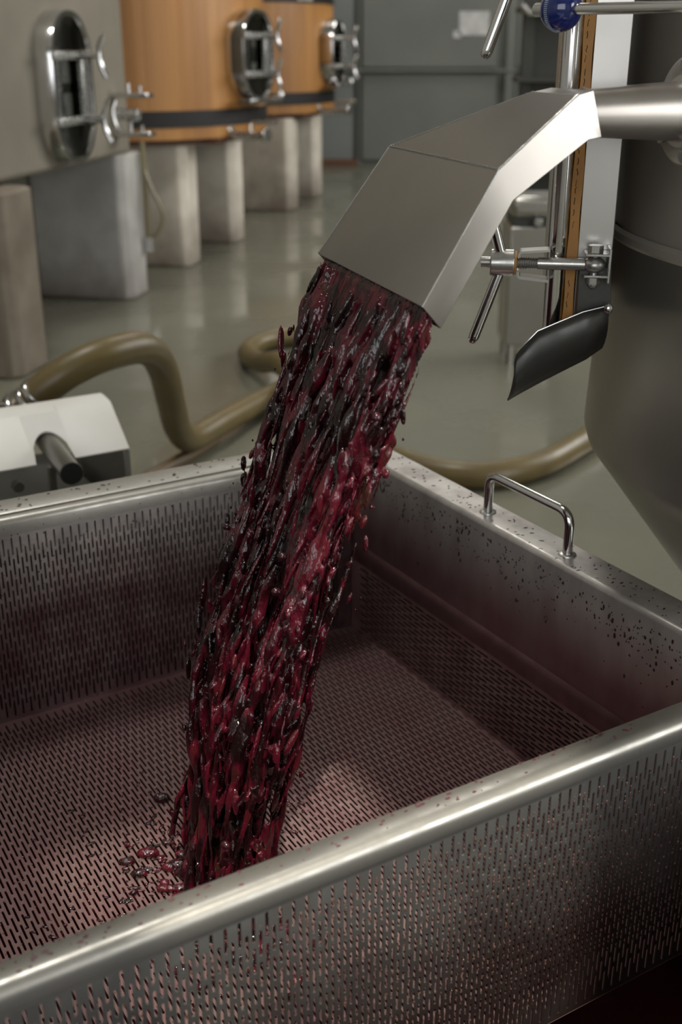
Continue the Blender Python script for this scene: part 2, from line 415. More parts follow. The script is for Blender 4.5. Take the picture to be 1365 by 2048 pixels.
# bottom pan + outer walls
MB().box(T(0.21, 0.82, 0.055), 0.66, 0.585, 0.006, U, W_, Z).build('pan_bottom', 'pan', tub, False)
def plate(name, u0, u1, v0, v1, z0, z1, m, parent, bevel=0.0015):
    return MB().box(T((u0 + u1) / 2, (v0 + v1) / 2, (z0 + z1) / 2), (u1 - u0) / 2, (v1 - v0) / 2, (z1 - z0) / 2, U, W_, Z).build(name, m, parent, True, bevel)
plate('tub_wall', -0.45, 0.866, 1.3995, 1.4025, 0.05, 0.50, 'pan', tub)  # dark pan steel on these walls paints the shade behind the basket slots
plate('tub_wall', -0.45, 0.866, 0.235, 0.238, 0.05, 0.50, 'pan', tub)
plate('tub_wall', -0.453, -0.45, 0.235, 1.4025, 0.05, 0.50, 'pan', tub)
plate('tub_wall', 0.863, 0.866, 0.235, 1.4025, 0.05, 0.50, 'pan', tub)
# right inner solid wall: profile extruded along v (flange, rounded edge, wall, fold at its bottom)
prof = [(0.866, 0.494), (0.866, 0.500), (0.824, 0.5005)]
for k in range(6):
    a = PI / 2 + (PI / 2) * k / 5; prof.append((0.8215 + 0.0065 * math.cos(a), 0.494 + 0.0065 * math.sin(a)))
prof += [(0.815, 0.355), (0.8165, 0.352)]
inner = [(0.8185, 0.352), (0.8175, 0.356), (0.8175, 0.494), (0.822, 0.4975), (0.862, 0.497), (0.862, 0.494)]
MB().prism([T(a, 0.238, b) for a, b in prof + inner], W_ * (1.40 - 0.238)).build('side_wall', 'tubwall', tub, True, angle=50)
MB().prism([T(a, 0.50, b) for a, b in ((0.8155, 0.359), (0.8122, 0.3525), (0.8108, 0.346), (0.8115, 0.329), (0.8135, 0.329), (0.8130, 0.346), (0.8135, 0.3485), (0.818, 0.350))], W_ * 0.87).build('wall_fold', 'ledge', tub, True, angle=50)
# far flange of the tub
prof = [(1.405, 0.480), (1.405, 0.500), (1.3610, 0.5010), (1.3585, 0.4995), (1.3580, 0.495), (1.3580, 0.440), (1.3595, 0.440), (1.3595, 0.495), (1.362, 0.4985), (1.403, 0.4975), (1.403, 0.480)]
MB().prism([T(-0.45, a, b) for a, b in prof], U * (0.866 + 0.45)).build('far_flange', 'rim', tub, True, angle=50)
# bar handle
hp = round_path([T(0.840, 0.897, 0.500), T(0.840, 0.897, 0.552), T(0.840, 1.048, 0.552), T(0.840, 1.048, 0.500)], 0.019, 8)
hd = MB().tube(hp, 0.0058, 16).build('bar_handle', 'chrome', tub)
for vv in (0.897, 1.048):
    MB().lathe(T(0.840, vv, 0.500), [(0.0, 0.0025), (0.0075, 0.0025), (0.0105, 0.0015), (0.0112, 0)], 20).build('handle_collar', 'bolt', hd)
for uu, vv in ((-0.40, 0.29), (-0.40, 1.35), (0.81, 0.29), (0.81, 1.35)):
    MB().box(T(uu, vv, 0.025), 0.03, 0.03, 0.025, U, W_, Z).build('foot', 'steel', tub, False, 0.003)

# ---- perforated basket: slots are real holes
basket = thing('perforated_basket', 'perforated stainless basket stained with wine inside the steel tub', 'basket', T(0.2, 0.95, ZF))
def perforated(name, m, parent, org, a, b, la, lb, ma, mb0, mb1, pa=0.0055, pb=0.029, sw=0.0024, sl=0.0240, th=0.0015, swap=False):
    """sheet with corner org, axes a (across slots) and b (along slots), margins ma / mb0 / mb1"""
    a = V(a).normalized(); b = V(b).normalized(); n = a.cross(b)
    o3 = np.array(world_loc(parent)); org = np.array(org) - o3
    A, B, N3 = np.array(a), np.array(b), np.array(n)
    nc = int((la - 2 * ma) / pa); nr = int((lb - mb0 - mb1) / pb)
    ma = (la - nc * pa) / 2
    if swap: mb0 = lb - mb1 - nr * pb
    else: mb1 = lb - mb0 - nr * pb
    verts = []; faces = []; base = 0
    hw, hs = sw / 2, sl / 2 - sw / 2
    arc = [(hw * math.cos(t), hs + hw * math.sin(t)) for t in (0, PI / 3, 2 * PI / 3, PI)]
    ring = arc + [(-x, -y) for x, y in arc]                 # 8 points, counter clockwise from right top
    cell = [(-pa / 2, -pb / 2), (pa / 2, -pb / 2), (pa / 2, pb / 2), (-pa / 2, pb / 2)] + ring
    front = [(1, 2, 4, 11), (3, 0, 8, 7), (2, 3, 7, 6, 5, 4), (0, 1, 11, 10, 9, 8)]
    m12 = 12
    cf = [tuple(q for q in f_) for f_ in front] + [tuple(m12 + q for q in reversed(f_)) for f_ in front]
    for k in range(8):
        i, j = 4 + k, 4 + (k + 1) % 8
        cf.append((j, i, m12 + i, m12 + j))
    C2 = np.array(cell)
    def quad(x0, x1, y0, y1):
        nonlocal base
        for d, rev in ((0, False), (-th, True)):
            q = [(x0, y0), (x1, y0), (x1, y1), (x0, y1)]
            verts.append(np.array([org + A * x + B * y + N3 * d for x, y in q]))
            f_ = (base, base + 1, base + 2, base + 3); faces.append(f_[::-1] if rev else f_); base += 4
    for ci in range(nc):
        cx = ma + (ci + 0.5) * pa; odd = ci % 2
        y0 = mb0 + (pb / 2 if odd else 0); cnt = nr - 1 if odd else nr
        for ri in range(cnt):
            cy = y0 + (ri + 0.5) * pb
            pts = org + np.outer(cx + C2[:, 0], A) + np.outer(cy + C2[:, 1], B)
            verts.append(pts); verts.append(pts - N3 * th)
            faces.extend(tuple(q + base for q in f_) for f_ in cf); base += 24
        if odd:
            quad(cx - pa / 2, cx + pa / 2, mb0, mb0 + pb / 2)
            quad(cx - pa / 2, cx + pa / 2, mb0 + nr * pb - pb / 2, mb0 + nr * pb)
    quad(0, la, 0, mb0); quad(0, la, lb - mb1, lb); quad(0, ma, mb0, lb - mb1); quad(la - ma, la, mb0, lb - mb1)
    me = bpy.data.meshes.new(name)
    me.from_pydata(np.concatenate(verts), [], faces)
    return finish(name, me, m, parent, False)

perforated('floor_sheet', 'perf_floor', basket, T(UL, VN, ZF), U, W_, UR - 0.003 - UL, VF - VN, 0.004, 0.010, 0.004, swap=True)
perforated('far_sheet', 'perf', basket, T(UL, VF, ZF), U, Z, UR - 0.003 - UL, 0.4775 - ZF, 0.022, 0.003, 0.0)
perforated('near_sheet', 'perf_out', basket, T(UL, VN, ZF), U, Z, UR - 0.003 - UL, 0.4775 - ZF, 0.004, 0.003, 0.0, sw=0.0027)
perforated('side_sheet', 'perf_floor', basket, T(UR - 0.003, VN, ZF), Z, W_, 0.33 - ZF, VF - VN, 0.004, 0.010, 0.006, pa=0.0062, sw=0.0034)
perforated('side_sheet', 'perf_floor', basket, T(UL, VN, ZF), Z, W_, 0.48 - ZF, VF - VN, 0.004, 0.010, 0.006)
# rims
prof = [(1.337, 0.4775), (1.337, 0.4925), (1.3385, 0.4975), (1.343, 0.500), (1.3510, 0.5000), (1.3520, 0.488), (1.3505, 0.488), (1.3498, 0.4985), (1.343, 0.4985), (1.3395, 0.4965), (1.3385, 0.4925), (1.3385, 0.4775)]
MB().prism([T(UL, a, b) for a, b in prof], U * (UR - 0.004 - UL)).build('far_rim', 'rim', basket, True, angle=50)
prof = [(0.602, 0.488), (0.602, 0.497), (0.5995, 0.500), (0.584, 0.5005)]
for k in range(7):
    a = PI / 2 + (PI / 2) * k / 6; prof.append((0.5835 + 0.0095 * math.cos(a), 0.491 + 0.0095 * math.sin(a)))
prof += [(0.5740, 0.484), (0.5765, 0.4795), (0.5775, 0.4760), (0.5795, 0.4760), (0.5790, 0.481), (0.577, 0.486), (0.577, 0.491), (0.584, 0.4975), (0.599, 0.497), (0.600, 0.488)]
MB().prism([T(UL, a, b) for a, b in prof], U * (0.866 - UL)).build('near_rim', 'rim', basket, True, angle=50)
# smooth strip at the far corner and weld tabs along the floor seam
plate('corner_strip', 0.787, 0.811, 1.3345, 1.3365, ZF, 0.478, 'perf', basket, 0.0005)
w_ = MB()
for k in range(26):
    vv = 0.62 + k * 0.0275
    w_.ball(T(0.8095, vv, ZF + 0.0012), (0.0009, 0.009, 0.0012), 8, 5, U, W_, Z)
w_.build('seam_weld', 'ledge', basket, kind='stuff')

# juice standing in the tub
tag(MB().box(T(0.21, 0.82, 0.086), 0.655, 0.578, 0.018, U, W_, Z).build('grape_juice', 'juice', smooth=False), 'dark red juice pooled in the tub below the basket', 'juice')['kind'] = 'stuff'

# flecks and droplets
def blobs(items, nu=8, nv=5):
    b = MB()
    for c, r, ax, ay, az in items: b.ball(c, r, nu, nv, ax, ay, az)
    return b
it = []
for k in range(520):
    vv = random.uniform(0.62, 1.33); z = 0.492 - abs(random.gauss(0, 0.032)) - 0.006
    if z < 0.37: continue
    s = random.choice((0.0005, 0.0007, 0.0009, 0.0012, 0.0017)) * random.uniform(0.7, 1.2)
    it.append((T(0.8148, vv, z), (0.0006, s, s * random.uniform(0.8, 1.9)), U, W_, Z))
blobs(it).build('skin_flecks', 'splat', tub, kind='stuff', label='dark dried skin flecks on side wall')
it = []
for k in range(150):
    vv = random.uniform(0.62, 1.33); s = random.uniform(0.0006, 0.0013)
    it.append((T(random.uniform(0.822, 0.862), vv, 0.5006), (s * random.uniform(1, 3), s, 0.0004), (U + W_ * random.uniform(-1, 1)).normalized(), Z.cross((U + W_ * random.uniform(-1, 1)).normalized()), Z))
for k in range(110):
    uu = random.uniform(0.2, 0.75); s = random.uniform(0.0005, 0.0014)
    it.append((T(uu, 1.337, random.uniform(0.40, 0.494) - 0.002), (s, 0.0005, s), U, W_, Z))
for k in range(60):
    uu = random.uniform(0.2, 0.75); s = random.uniform(0.0006, 0.0015)
    it.append((T(uu, random.uniform(1.362, 1.40), 0.5012), (s * 2, s, 0.0006), U, W_, Z))
blobs(it).build('rim_flecks', 'splat', tub, kind='stuff')
it = []
for k in range(110):
    uu = random.uniform(0.0, 0.66); s = random.uniform(0.0004, 0.0013)
    it.append((T(uu, random.uniform(0.585, 0.600), 0.5005), (s * random.uniform(1, 2.5), s, 0.0004), U, W_, Z))
blobs(it).build('wine_specks', 'spot', basket, kind='stuff', label='red wine specks on near rim')
it = []
for k in range(2100):                                    # wet beads hanging in the slots of near wall and floor
    if k < 900:
        uu = round(random.gauss(0.47, 0.15) / 0.0055) * 0.0055 + 0.0008; z = 0.465 - abs(random.gauss(0, 0.12)) ; s = random.uniform(0.0005, 0.0011)
        if z < 0.22 or uu > 0.8: continue
        it.append((T(uu, VN - 0.0002, z), (s, s * 0.6, s * random.uniform(1, 2.4)), U, W_, Z))
    else:
        uu = random.uniform(0.15, 0.75); vv = random.uniform(0.62, 1.1); s = random.uniform(0.0005, 0.0012)
        it.append((T(uu, vv, ZF + 0.0003), (s, s, s * 0.7), U, W_, Z))
blobs(it, 8, 5).build('wet_beads', 'drop', basket, kind='stuff', label='wet beads glinting on the slots')

# ================================================================== DISCHARGE SPOUT
Hd = V((-0.94394861, -0.33009246, 0)); Wd = V((-0.33009246, 0.94394861, 0))
def S(h, w, z): return Hd * h + Wd * w + Z * z
WC = 0.98
spout = thing('discharge_spout', 'flared stainless discharge spout pouring red must into the basket', 'spout', S(-0.62, WC, 0.99))
# outer (h, z), inner (h, z), near and far w
secs = [(-0.510, 1.0165, -0.521, 0.9805, 0.8445, 0.9130), (-0.4956, 1.0133, -0.5085, 0.9785, 0.8440, 0.9180), (-0.4287, 0.9583, -0.4433, 0.9335, 0.8440, 1.0815), (-0.3654, 0.8522, -0.3828, 0.8325, 0.8440, 1.1160)]
vs = []; fs = []
th = 0.0022
for h0, z0, h1, z1, w0, w1 in secs:
    vs += [S(h0, w0, z0), S(h0, w1, z0), S(h1, w1, z1), S(h1, w0, z1)]
for i in range(len(secs) - 1):
    for k in range(4): fs.append((4 * i + k, 4 * i + (k + 1) % 4, 4 * i + 4 + (k + 1) % 4, 4 * i + 4 + k))
b = MB(); b.add(vs, fs)
ch = b.build('flared_chute', 'chute', spout, True, 0, 20)
so = ch.modifiers.new('sheet', 'SOLIDIFY'); so.thickness = th; so.offset = -1
bv = ch.modifiers.new('bevel', 'BEVEL'); bv.width = 0.0022; bv.segments = 3; bv.limit_method = 'ANGLE'; bv.angle_limit = math.radians(25)
# weld beads along the folds
def bead(p, q, r=0.0011): 
    n = 26; p = V(p); q = V(q)
    return MB().tube([p.lerp(q, k / n) + V((0, 0, random.uniform(-0.0001, 0.0001))) for k in range(n + 1)], [r * random.uniform(0.7, 0.9) for k in range(n + 1)], 8)
bead(vs[8], vs[9]).build('weld_bead', 'bolt', ch)
for a_, c_ in ((4, 8), (8, 12), (5, 9), (9, 13)): bead(vs[a_], vs[c_], 0.0010).build('weld_bead', 'bolt', ch)
WP = 0.8785
pp = [(-0.512, 0.0182), (-0.545, 0.0204), (-0.58, 0.0226), (-0.626, 0.0252)]
pb_ = MB()
pb_.tube([S(h, WP, 0.9972) for h, r in pp], [r for h, r in pp], 40, cap=False)
pb_.build('spout_pipe', 'chute', spout)
MB().tube([S(-0.521, WP, 0.9972) + Wd * 0.0190 * math.cos(2 * PI * k / 32) + Z * 0.0190 * math.sin(2 * PI * k / 32) for k in range(32)], 0.0014, 8, closed=True).build('pipe_weld', 'bolt', spout)
MB().cyl(S(-0.618, WP, 0.9972), S(-0.735, WP, 0.9972), 0.030, n=40).build('nozzle_neck', 'tank', spout)
MB().lathe(S(-0.624, WP, 0.9972), [(0.020, 0.0), (0.044, 0.0), (0.0465, 0.002), (0.0465, 0.010), (0.044, 0.012), (0.020, 0.012)], 56, axis=-Hd).build('flange', 'chute', spout, angle=40)
for k in range(6):
    a = 2 * PI * (k + 0.35) / 6
    p = S(-0.619, WP, 0.9972) + Wd * 0.0375 * math.cos(a) + Z * 0.0375 * math.sin(a)
    MB().cyl(p, p - Hd * 0.008, 0.0055, n=6).build('flange_bolt', 'bolt', spout, False, 0.0006)

# ================================================================== STEEL TANK
TC = V((0.80, 1.318, 0)); RT = 0.478
tank = thing('steel_tank', 'tall stainless tank with cone bottom, side door and ochre gasket', 'tank', (TC.x, TC.y, 0))
MB().lathe(TC, [(RT - 0.002, 0.848), (RT, 0.858), (RT, 2.30), (0.30, 2.38), (0.0, 2.40)], 180).build('upper_shell', 'tank', tank)
MB().lathe(TC, [(RT + 0.002, 0.857), (RT + 0.006, 0.853), (RT + 0.0065, 0.846), (RT + 0.004, 0.842)], 180).build('seam_ring', 'tank', tank)
MB().lathe(TC, [(RT + 0.004, 0.844), (RT + 0.006, 0.79), (RT + 0.013, 0.600), (RT + 0.009, 0.586), (0.075, 0.03 + 0.02), (0.0, 0.05)], 180).build('cone_bottom', 'cone', tank, angle=50)
MB().lathe(TC, [(0.10, 0.0), (0.10, 0.09)], 40).build('pedestal', 'steel', tank)
MB().lathe(TC, [(0.0, 0.0), (0.22, 0.0), (0.22, 0.015), (0.0, 0.015)], 40).build('base_plate', 'steel', tank)
# side door: local axes e (along the door, away), m (outward), near edge at D0
th8 = math.radians(8)
De = V((math.sin(th8), math.cos(th8), 0)); Dm = V((-math.cos(th8), math.sin(th8), 0)); D0 = V((0.2265, 1.197, 0))
def D(e, m, z): return D0 + De * e + Dm * m + Z * z
collar = MB()
zb, zt = 0.772, 1.42
collar.box(D(0.06, -0.0386, (zb + zt) / 2), 0.06, 0.018, (zt - zb) / 2, De, Dm, Z)
collar.build('door_collar', 'steel', tank, True, 0.001)
MB().box(D(0.26, -0.085, (zb + zt) / 2), 0.04, 0.064, (zt - zb) / 2 - 0.001, De, Dm, Z).build('collar_box', 'steel', tank, True, 0.001)
# gasket, slightly wavy strip
g = []
n = 60
for k in range(n + 1):
    z = zb + (zt - zb) * k / n
    for e_, m_ in ((-0.0012, -0.0205), (-0.0012 + 0.0006 * math.sin(k * 1.7), -0.0102), (0.29, -0.0102), (0.29, -0.0205)):
        g.append(D(e_, m_ + 0.0005 * math.sin(k * 0.9 + m_ * 400), z))
fs = [(4 * k + j, 4 * k + (j + 1) % 4, 4 * k + 4 + (j + 1) % 4, 4 * k + 4 + j) for k in range(n) for j in range(4)] + [(3, 2, 1, 0), (4 * n, 4 * n + 1, 4 * n + 2, 4 * n + 3)]
MB().add(g, fs).build('door_gasket', 'gasket', tank, True)
ck = MB()
for k in range(34):
    z = zb + 0.02 + k * 0.0105 + random.uniform(-0.002, 0.002)
    if 0.815 < z < 0.868: continue
    ck.tube([D(-0.0014, -0.0140 + random.uniform(-0.0008, 0.0008), z + q * 0.0022) + Dm * random.uniform(-0.0004, 0.0004) for q in range(4)], 0.00035, 5)
ck.build('gasket_cracks', 'black', tank, kind='stuff')
dr = MB().box(D(0.155, 0.001, (zb + zt) / 2), 0.145, 0.0015, (zt - zb) / 2, De, Dm, Z).build('door_plate', 'steel', tank, True, 0.001)
MB().cyl(D(0.004, 0.0, zb - 0.004), D(0.004, 0.0, zt), 0.0105, n=32).build('door_edge_tube', 'chrome', dr)

def clamp(z, name):
    px, py = 0.261, 1.172
    P0 = V((px, py, z))
    sc = MB()
    # threaded eye bolt
    sc.cyl(P0 + Dm * 0.010, P0 + Dm * 0.058, 0.0062, n=24)
    eye = sc.build('eye_bolt', 'bolt', tank)
    MB().ball(P0, (0.0115, 0.0115, 0.0085), 24, 14, De, Dm, Z).build('bolt_eye', 'bolt', eye)
    t = MB(); n = 11
    path = []; rr = []
    for k in range(n * 2 + 1):
        path.append(P0 + Dm * (0.054 + 0.0265 * k / (2 * n))); rr.append(0.0064 if k % 2 else 0.0048)
    t.tube(path, rr, 20).build('bolt_thread', 'bolt', eye, False)
    MB().cyl(P0 + Dm * 0.104, P0 + Dm * 0.116, 0.0058, n=18).build('bolt_tip', 'bolt', eye)
    # nut hub with two lever arms
    hub = MB().cyl(P0 + Dm * 0.0815, P0 + Dm * 0.1065, 0.0137, n=36).build('lever_nut', 'bolt', tank, True, 0.0012)
    HC = P0 + Dm * 0.093
    for (dx, dz, L_) in ((-0.0300, -0.0845, 1), (-0.022, 0.0700, 1)):
        d = (V((dx, -0.004, dz))).normalized(); LL = V((dx, 0, dz)).length
        p = [HC + d * 0.010, HC + d * (LL - 0.008), HC + d * (LL - 0.003), HC + d * LL]
        MB().tube(p, [0.0058, 0.0058, 0.0050, 0.0024], 20).build('lever_arm', 'chrome', hub)
    MB().cyl(P0 + Dm * 0.0795, P0 + Dm * 0.0815, 0.0120, n=28).build('washer', 'gasket', hub)
    # clevis bracket on the collar with a vertical pin
    br = MB()
    br.box(P0 + Z * 0.0108 - Dm * 0.002 + De * 0.004, 0.014, 0.0125, 0.0014, De, Dm, Z)
    br.box(P0 - Z * 0.0108 - Dm * 0.002 + De * 0.004, 0.014, 0.0125, 0.0014, De, Dm, Z)
    br.box(P0 - Dm * 0.0145 + De * 0.004, 0.014, 0.0015, 0.0175, De, Dm, Z)
    cv = br.build('clevis', 'bolt', tank, True, 0.0008)
    MB().cyl(P0 + Z * 0.0122, P0 + Z * 0.0200, 0.0082, n=6).build('hex_head', 'bolt', cv, False, 0.0006)
    MB().cyl(P0 - Z * 0.0122, P0 - Z * 0.0200, 0.0075, n=6).build('hex_nut', 'bolt', cv, False, 0.0006)
    MB().ball(P0 - Z * 0.0205, (0.0050, 0.0050, 0.0045), 18, 10).build('acorn_cap', 'bolt', cv)
    MB().cyl(P0 - Z * 0.011, P0 + Z * 0.011, 0.004, n=16).build('pin', 'bolt', cv)
    # U bracket welded to the door edge
    m0, m1 = 0.046, 0.0785
    outl = round_path([(m0, 0.0150), (m1, 0.0128), (m1, 0.0068)], 0.004, 5)
    outl = [(p.x, p.y) for p in round_path([V((m0, 0.0150, 0)), V((m1, 0.0125, 0)), V((m1, 0.0062, 0))], 0.004, 5)]
    inn = [(p.x, p.y) for p in round_path([V((m1 - 0.0022, 0.0062, 0)), V((m1 - 0.0022, 0.0103, 0)), V((m0, 0.0128, 0))], 0.0022, 5)]
    ub = MB()
    for sg in (1, -1.25):
        ub.prism([P0 + Dm * a_ + Z * b_ * sg - De * 0.006 for a_, b_ in outl + inn], De * 0.022)
    ub.build('bolt_bracket', 'steel', tank, True, 0, angle=40)
clamp(0.841, 'a')
clamp(1.122, 'b')
# small frame plate under the clamp and drip lip
MB().prism([V((x, 1.176, z)) for x, z in ((0.247, 0.838), (0.280, 0.838), (0.283, 0.79), (0.276, 0.770), (0.247, 0.772))], V((0, 0.010, 0))).build('collar_gusset', 'lip', tank, True, 0.0006)
top = [(0.2775, 0.8000), (0.252, 0.7935), (0.2257, 0.7822), (0.2061, 0.7735), (0.1945, 0.7605), (0.1853, 0.7482), (0.1838, 0.7400)]
bot = [(0.2785, 0.752), (0.262, 0.7395), (0.236, 0.7255), (0.214, 0.7135), (0.197, 0.7035), (0.187, 0.6975), (0.1808, 0.6935)]
lv = []; NR = 6
for k in range(7):
    for j in range(NR + 1):
        t = j / NR
        x = top[k][0] * (1 - t) + bot[k][0] * t; z = top[k][1] * (1 - t) + bot[k][1] * t
        lv.append((x, 1.150 + 0.030 * t ** 2 + 0.015 * (1 - t) ** 2, z))
lf = [(k * (NR + 1) + j, k * (NR + 1) + j + 1, (k + 1) * (NR + 1) + j + 1, (k + 1) * (NR + 1) + j) for k in range(6) for j in range(NR)]
lo = MB().add(lv, lf).build('drip_lip', 'lip', tank, True)
s_ = lo.modifiers.new('sheet', 'SOLIDIFY'); s_.thickness = 0.0016; s_.offset = 0
MB().tube([V(lv[k * (NR + 1)]) for k in range(7)], 0.0009, 8).build('lip_edge', 'chrome', lo)
MB().ball((0.2775, 1.163, 0.797), (0.005, 0.004, 0.006), 14, 8).build('weld_blob', 'chrome', lo)

# lever with blue ball, in front of the tank
lev = thing('ball_lever', 'polished lever rod ending in a glossy blue ball beside tank door', 'lever', (0.1943, 1.09, 1.078))
bc = V((0.1943, 1.09, 1.0790)); re = V((0.330, 0.905, 1.0775)); rd = (re - bc).normalized()
x_, y_, z_ = frame_from(rd)
MB().ball(bc, 0.0188, 40, 24, x_, y_, z_).build('ball', 'blue', lev)
sc_ = MB()
for k in range(72):
    a = 2 * PI * k / 72
    d = x_ * math.cos(a) + y_ * math.sin(a)
    sc_.box(bc + d * 0.0188 - rd * 0.001, 0.0003, 0.0018, 0.0003, d, rd, d.cross(rd))
sc_.build('scale_ticks', 'bluemark', lev, kind='stuff', label='ring of pale scale ticks')
MB().cyl(bc + rd * 0.016, re, 0.0048, n=24).build('rod', 'chrome', lev)
MB().cyl(re - V((0.006, 0.0053, 0)), re + V((0.752, 0.661, 0)) * 0.155, 0.009, n=20).build('pivot_arm', 'bolt', lev)
MB().cyl(bc - rd * 0.016, bc - rd * 0.030, 0.006, n=20).build('rod_tip', 'bolt', lev)

# ================================================================== MUST STREAM
# centre line in (h, z) with half extent across (w) and half thickness
CL = [(0.845, -0.3745, 0.130, 0.014, 0.98), (0.800, -0.357, 0.124, 0.022, 0.978), (0.730, -0.333, 0.118, 0.026, 0.978), (0.640, -0.303, 0.113, 0.028, 0.98),
      (0.540, -0.268, 0.112, 0.033, 0.978), (0.430, -0.233, 0.114, 0.037, 0.975), (0.330, -0.214, 0.098, 0.033, 0.965), (0.215, -0.192, 0.096, 0.034, 0.955)]
def cl(z):
    z = min(max(z, 0.215), 0.845)
    for i in range(len(CL) - 1):
        a, c = CL[i], CL[i + 1]
        if a[0] >= z >= c[0]:
            t = (a[0] - z) / (a[0] - c[0]); return [a[k] * (1 - t) + c[k] * t for k in range(5)]
def stream_pt(z, sw, sh):
    _, h, wa, hb, wc = cl(z); return S(h + sh * hb, wc + sw * wa, z)
def tangent(z): return (stream_pt(z - 0.01, 0, 0) - stream_pt(z + 0.01, 0, 0)).normalized()
must = MB()
def gap(sw, sh, z): return mnoise.noise(V((sw * 2.2, sh * 0.9 + 4, z * 7.0)))
for k in range(720):                                          # strands of skins and juice drawn out by the fall
    z0 = random.uniform(0.30, 0.90); L_ = random.uniform(0.05, 0.20) * (1.25 if z0 < 0.6 else 0.9); z0 = min(z0, 0.846)
    sw = random.uniform(-1, 1); sh = random.uniform(-1, 1)
    if sw * sw * 0.75 + sh * sh * 0.45 > 1.0: continue
    r0 = random.choice((0.0022, 0.0028, 0.0036, 0.0046, 0.0058, 0.0072)); path = []; rr_ = []; n = 16; ph = random.uniform(0, 50)
    for q in range(n + 1):
        z = z0 - L_ * q / n
        if z < 0.215: break
        a = sw + 0.10 * mnoise.noise(V((ph, z * 14, 0))); b = sh + 0.35 * mnoise.noise(V((ph, z * 14, 7)))
        path.append(stream_pt(z, a, b)); t = q / n
        rr_.append(max(0.0010, r0 * (math.sin(PI * min(max(t, 0.02), 0.98)) ** 0.5) * (0.75 + 0.8 * mnoise.noise(V((ph + 9, z * 45, 3))))))
    if len(path) < 4: continue
    zm = path[len(path) // 2].z
    if 0.28 < zm < 0.66 and gap(sw, sh, zm) < -0.20: continue
    must.tube(path, rr_, 9)
for k in range(900):                                          # lumps
    z = random.uniform(0.23, 0.835); sw = random.uniform(-1.05, 1.05); sh = random.uniform(-1.1, 1.1)
    if 0.28 < z < 0.66 and gap(sw, sh, z) < -0.15: continue
    x_, y_, z_ = frame_from((tangent(z) + V((random.uniform(-0.3, 0.3), random.uniform(-0.3, 0.3), 0))).normalized())
    r = random.uniform(0.0016, 0.0046); sh = max(sh, -0.3); must.ball(stream_pt(z, sw, sh), (r, r * random.uniform(0.4, 0.9), r * random.uniform(2.0, 5.0)), 10, 8, x_, y_, z_)
for k in range(150):                                          # ragged edges
    z = random.uniform(0.24, 0.82); sgn = random.choice((-1, 1))
    p = stream_pt(z, sgn * random.uniform(0.92, 1.10), random.uniform(-1.0, 1.0)); r = random.uniform(0.0012, 0.0034)
    x_, y_, z_ = frame_from((tangent(z) + V((random.uniform(-0.5, 0.5), random.uniform(-0.5, 0.5), 0))).normalized()); must.ball(p, (r, r, r * random.uniform(1.5, 4.0)), 10, 8, x_, y_, z_)
# solid tongue inside the lip
tv = []; tf = []
zs = np.linspace(0.862, 0.24, 36)
for i, z in enumerate(zs):
    zz = min(z, 0.845); _, h, wa, hb, wc = cl(zz)
    if z > 0.845: h -= (z - 0.845) * 0.66
    for k in range(40):
        a = 2 * PI * k / 40; cw = math.copysign(abs(math.cos(a)) ** 0.6, math.cos(a)); sh = math.copysign(abs(math.sin(a)) ** 0.6, math.sin(a))
        fade = 1.0 if z > 0.78 else max(0.42, 1.0 - (0.78 - z) * 2.6)
        fade *= 1.0 + 0.25 * mnoise.noise(V((cw * 3, sh * 2, z * 22)))
        kk = 0.60 * fade
        tv.append(S(h + sh * hb * kk, wc + cw * wa * (1.0 if z > 0.82 else 0.97) * fade, z))
for i in range(len(zs) - 1):
    for k in range(40): tf.append((i * 40 + k, i * 40 + (k + 1) % 40, (i + 1) * 40 + (k + 1) % 40, (i + 1) * 40 + k))
tf += [tuple(range(39, -1, -1)), tuple(range((len(zs) - 1) * 40, len(zs) * 40))]
must.add(tv, tf)
# heap where it lands
for k in range(220):
    a = random.uniform(0, 2 * PI); rr_ = abs(random.gauss(0, 0.045))
    p = S(-0.19 + rr_ * 0.8 * math.cos(a), 0.95 + rr_ * 1.7 * math.sin(a), ZF + 0.003)
    r = random.uniform(0.003, 0.008); must.ball(p, (r * random.uniform(1, 2), r, r * 0.7), 10, 6)
raw = must.build('raw', None)
rm = raw.modifiers.new('r', 'REMESH'); rm.mode = 'VOXEL'; rm.voxel_size = 0.0016; rm.use_smooth_shade = True
sm_ = raw.modifiers.new('s', 'SMOOTH'); sm_.factor = 0.5; sm_.iterations = 2
dg = bpy.context.evaluated_depsgraph_get()
me = bpy.data.meshes.new_from_object(raw.evaluated_get(dg))
bpy.data.objects.remove(raw)
stream = finish('must_stream', me, 'must', None, True, 0, 180)
tag(stream, 'thick stream of dark red crushed grape must falling from the spout', 'must')
gm = None
for k in range(16):
    z = random.uniform(0.25, 0.80); sgn = random.choice((-1, 1, 1, 0.6, -0.5, 0.2))
    p = stream_pt(z, sgn * random.uniform(0.75, 1.05), random.uniform(0.4, 0.95))
    if gm is None:
        gm = bpy.data.meshes.new('grape'); bb = MB(); bb.ball((0, 0, 0), (1, 0.92, 1.12), 16, 10)
        gm.from_pydata(bb.v, [], bb.f); gm.materials.append(M['grape']); gm.shade_smooth()
    g = bpy.data.objects.new('grape', gm); COL.objects.link(g); g.parent = stream
    r = random.uniform(0.0030, 0.0050); g.location = p; g.scale = (r, r, r); g.rotation_euler = (random.uniform(0, 3), random.uniform(0, 3), 0)
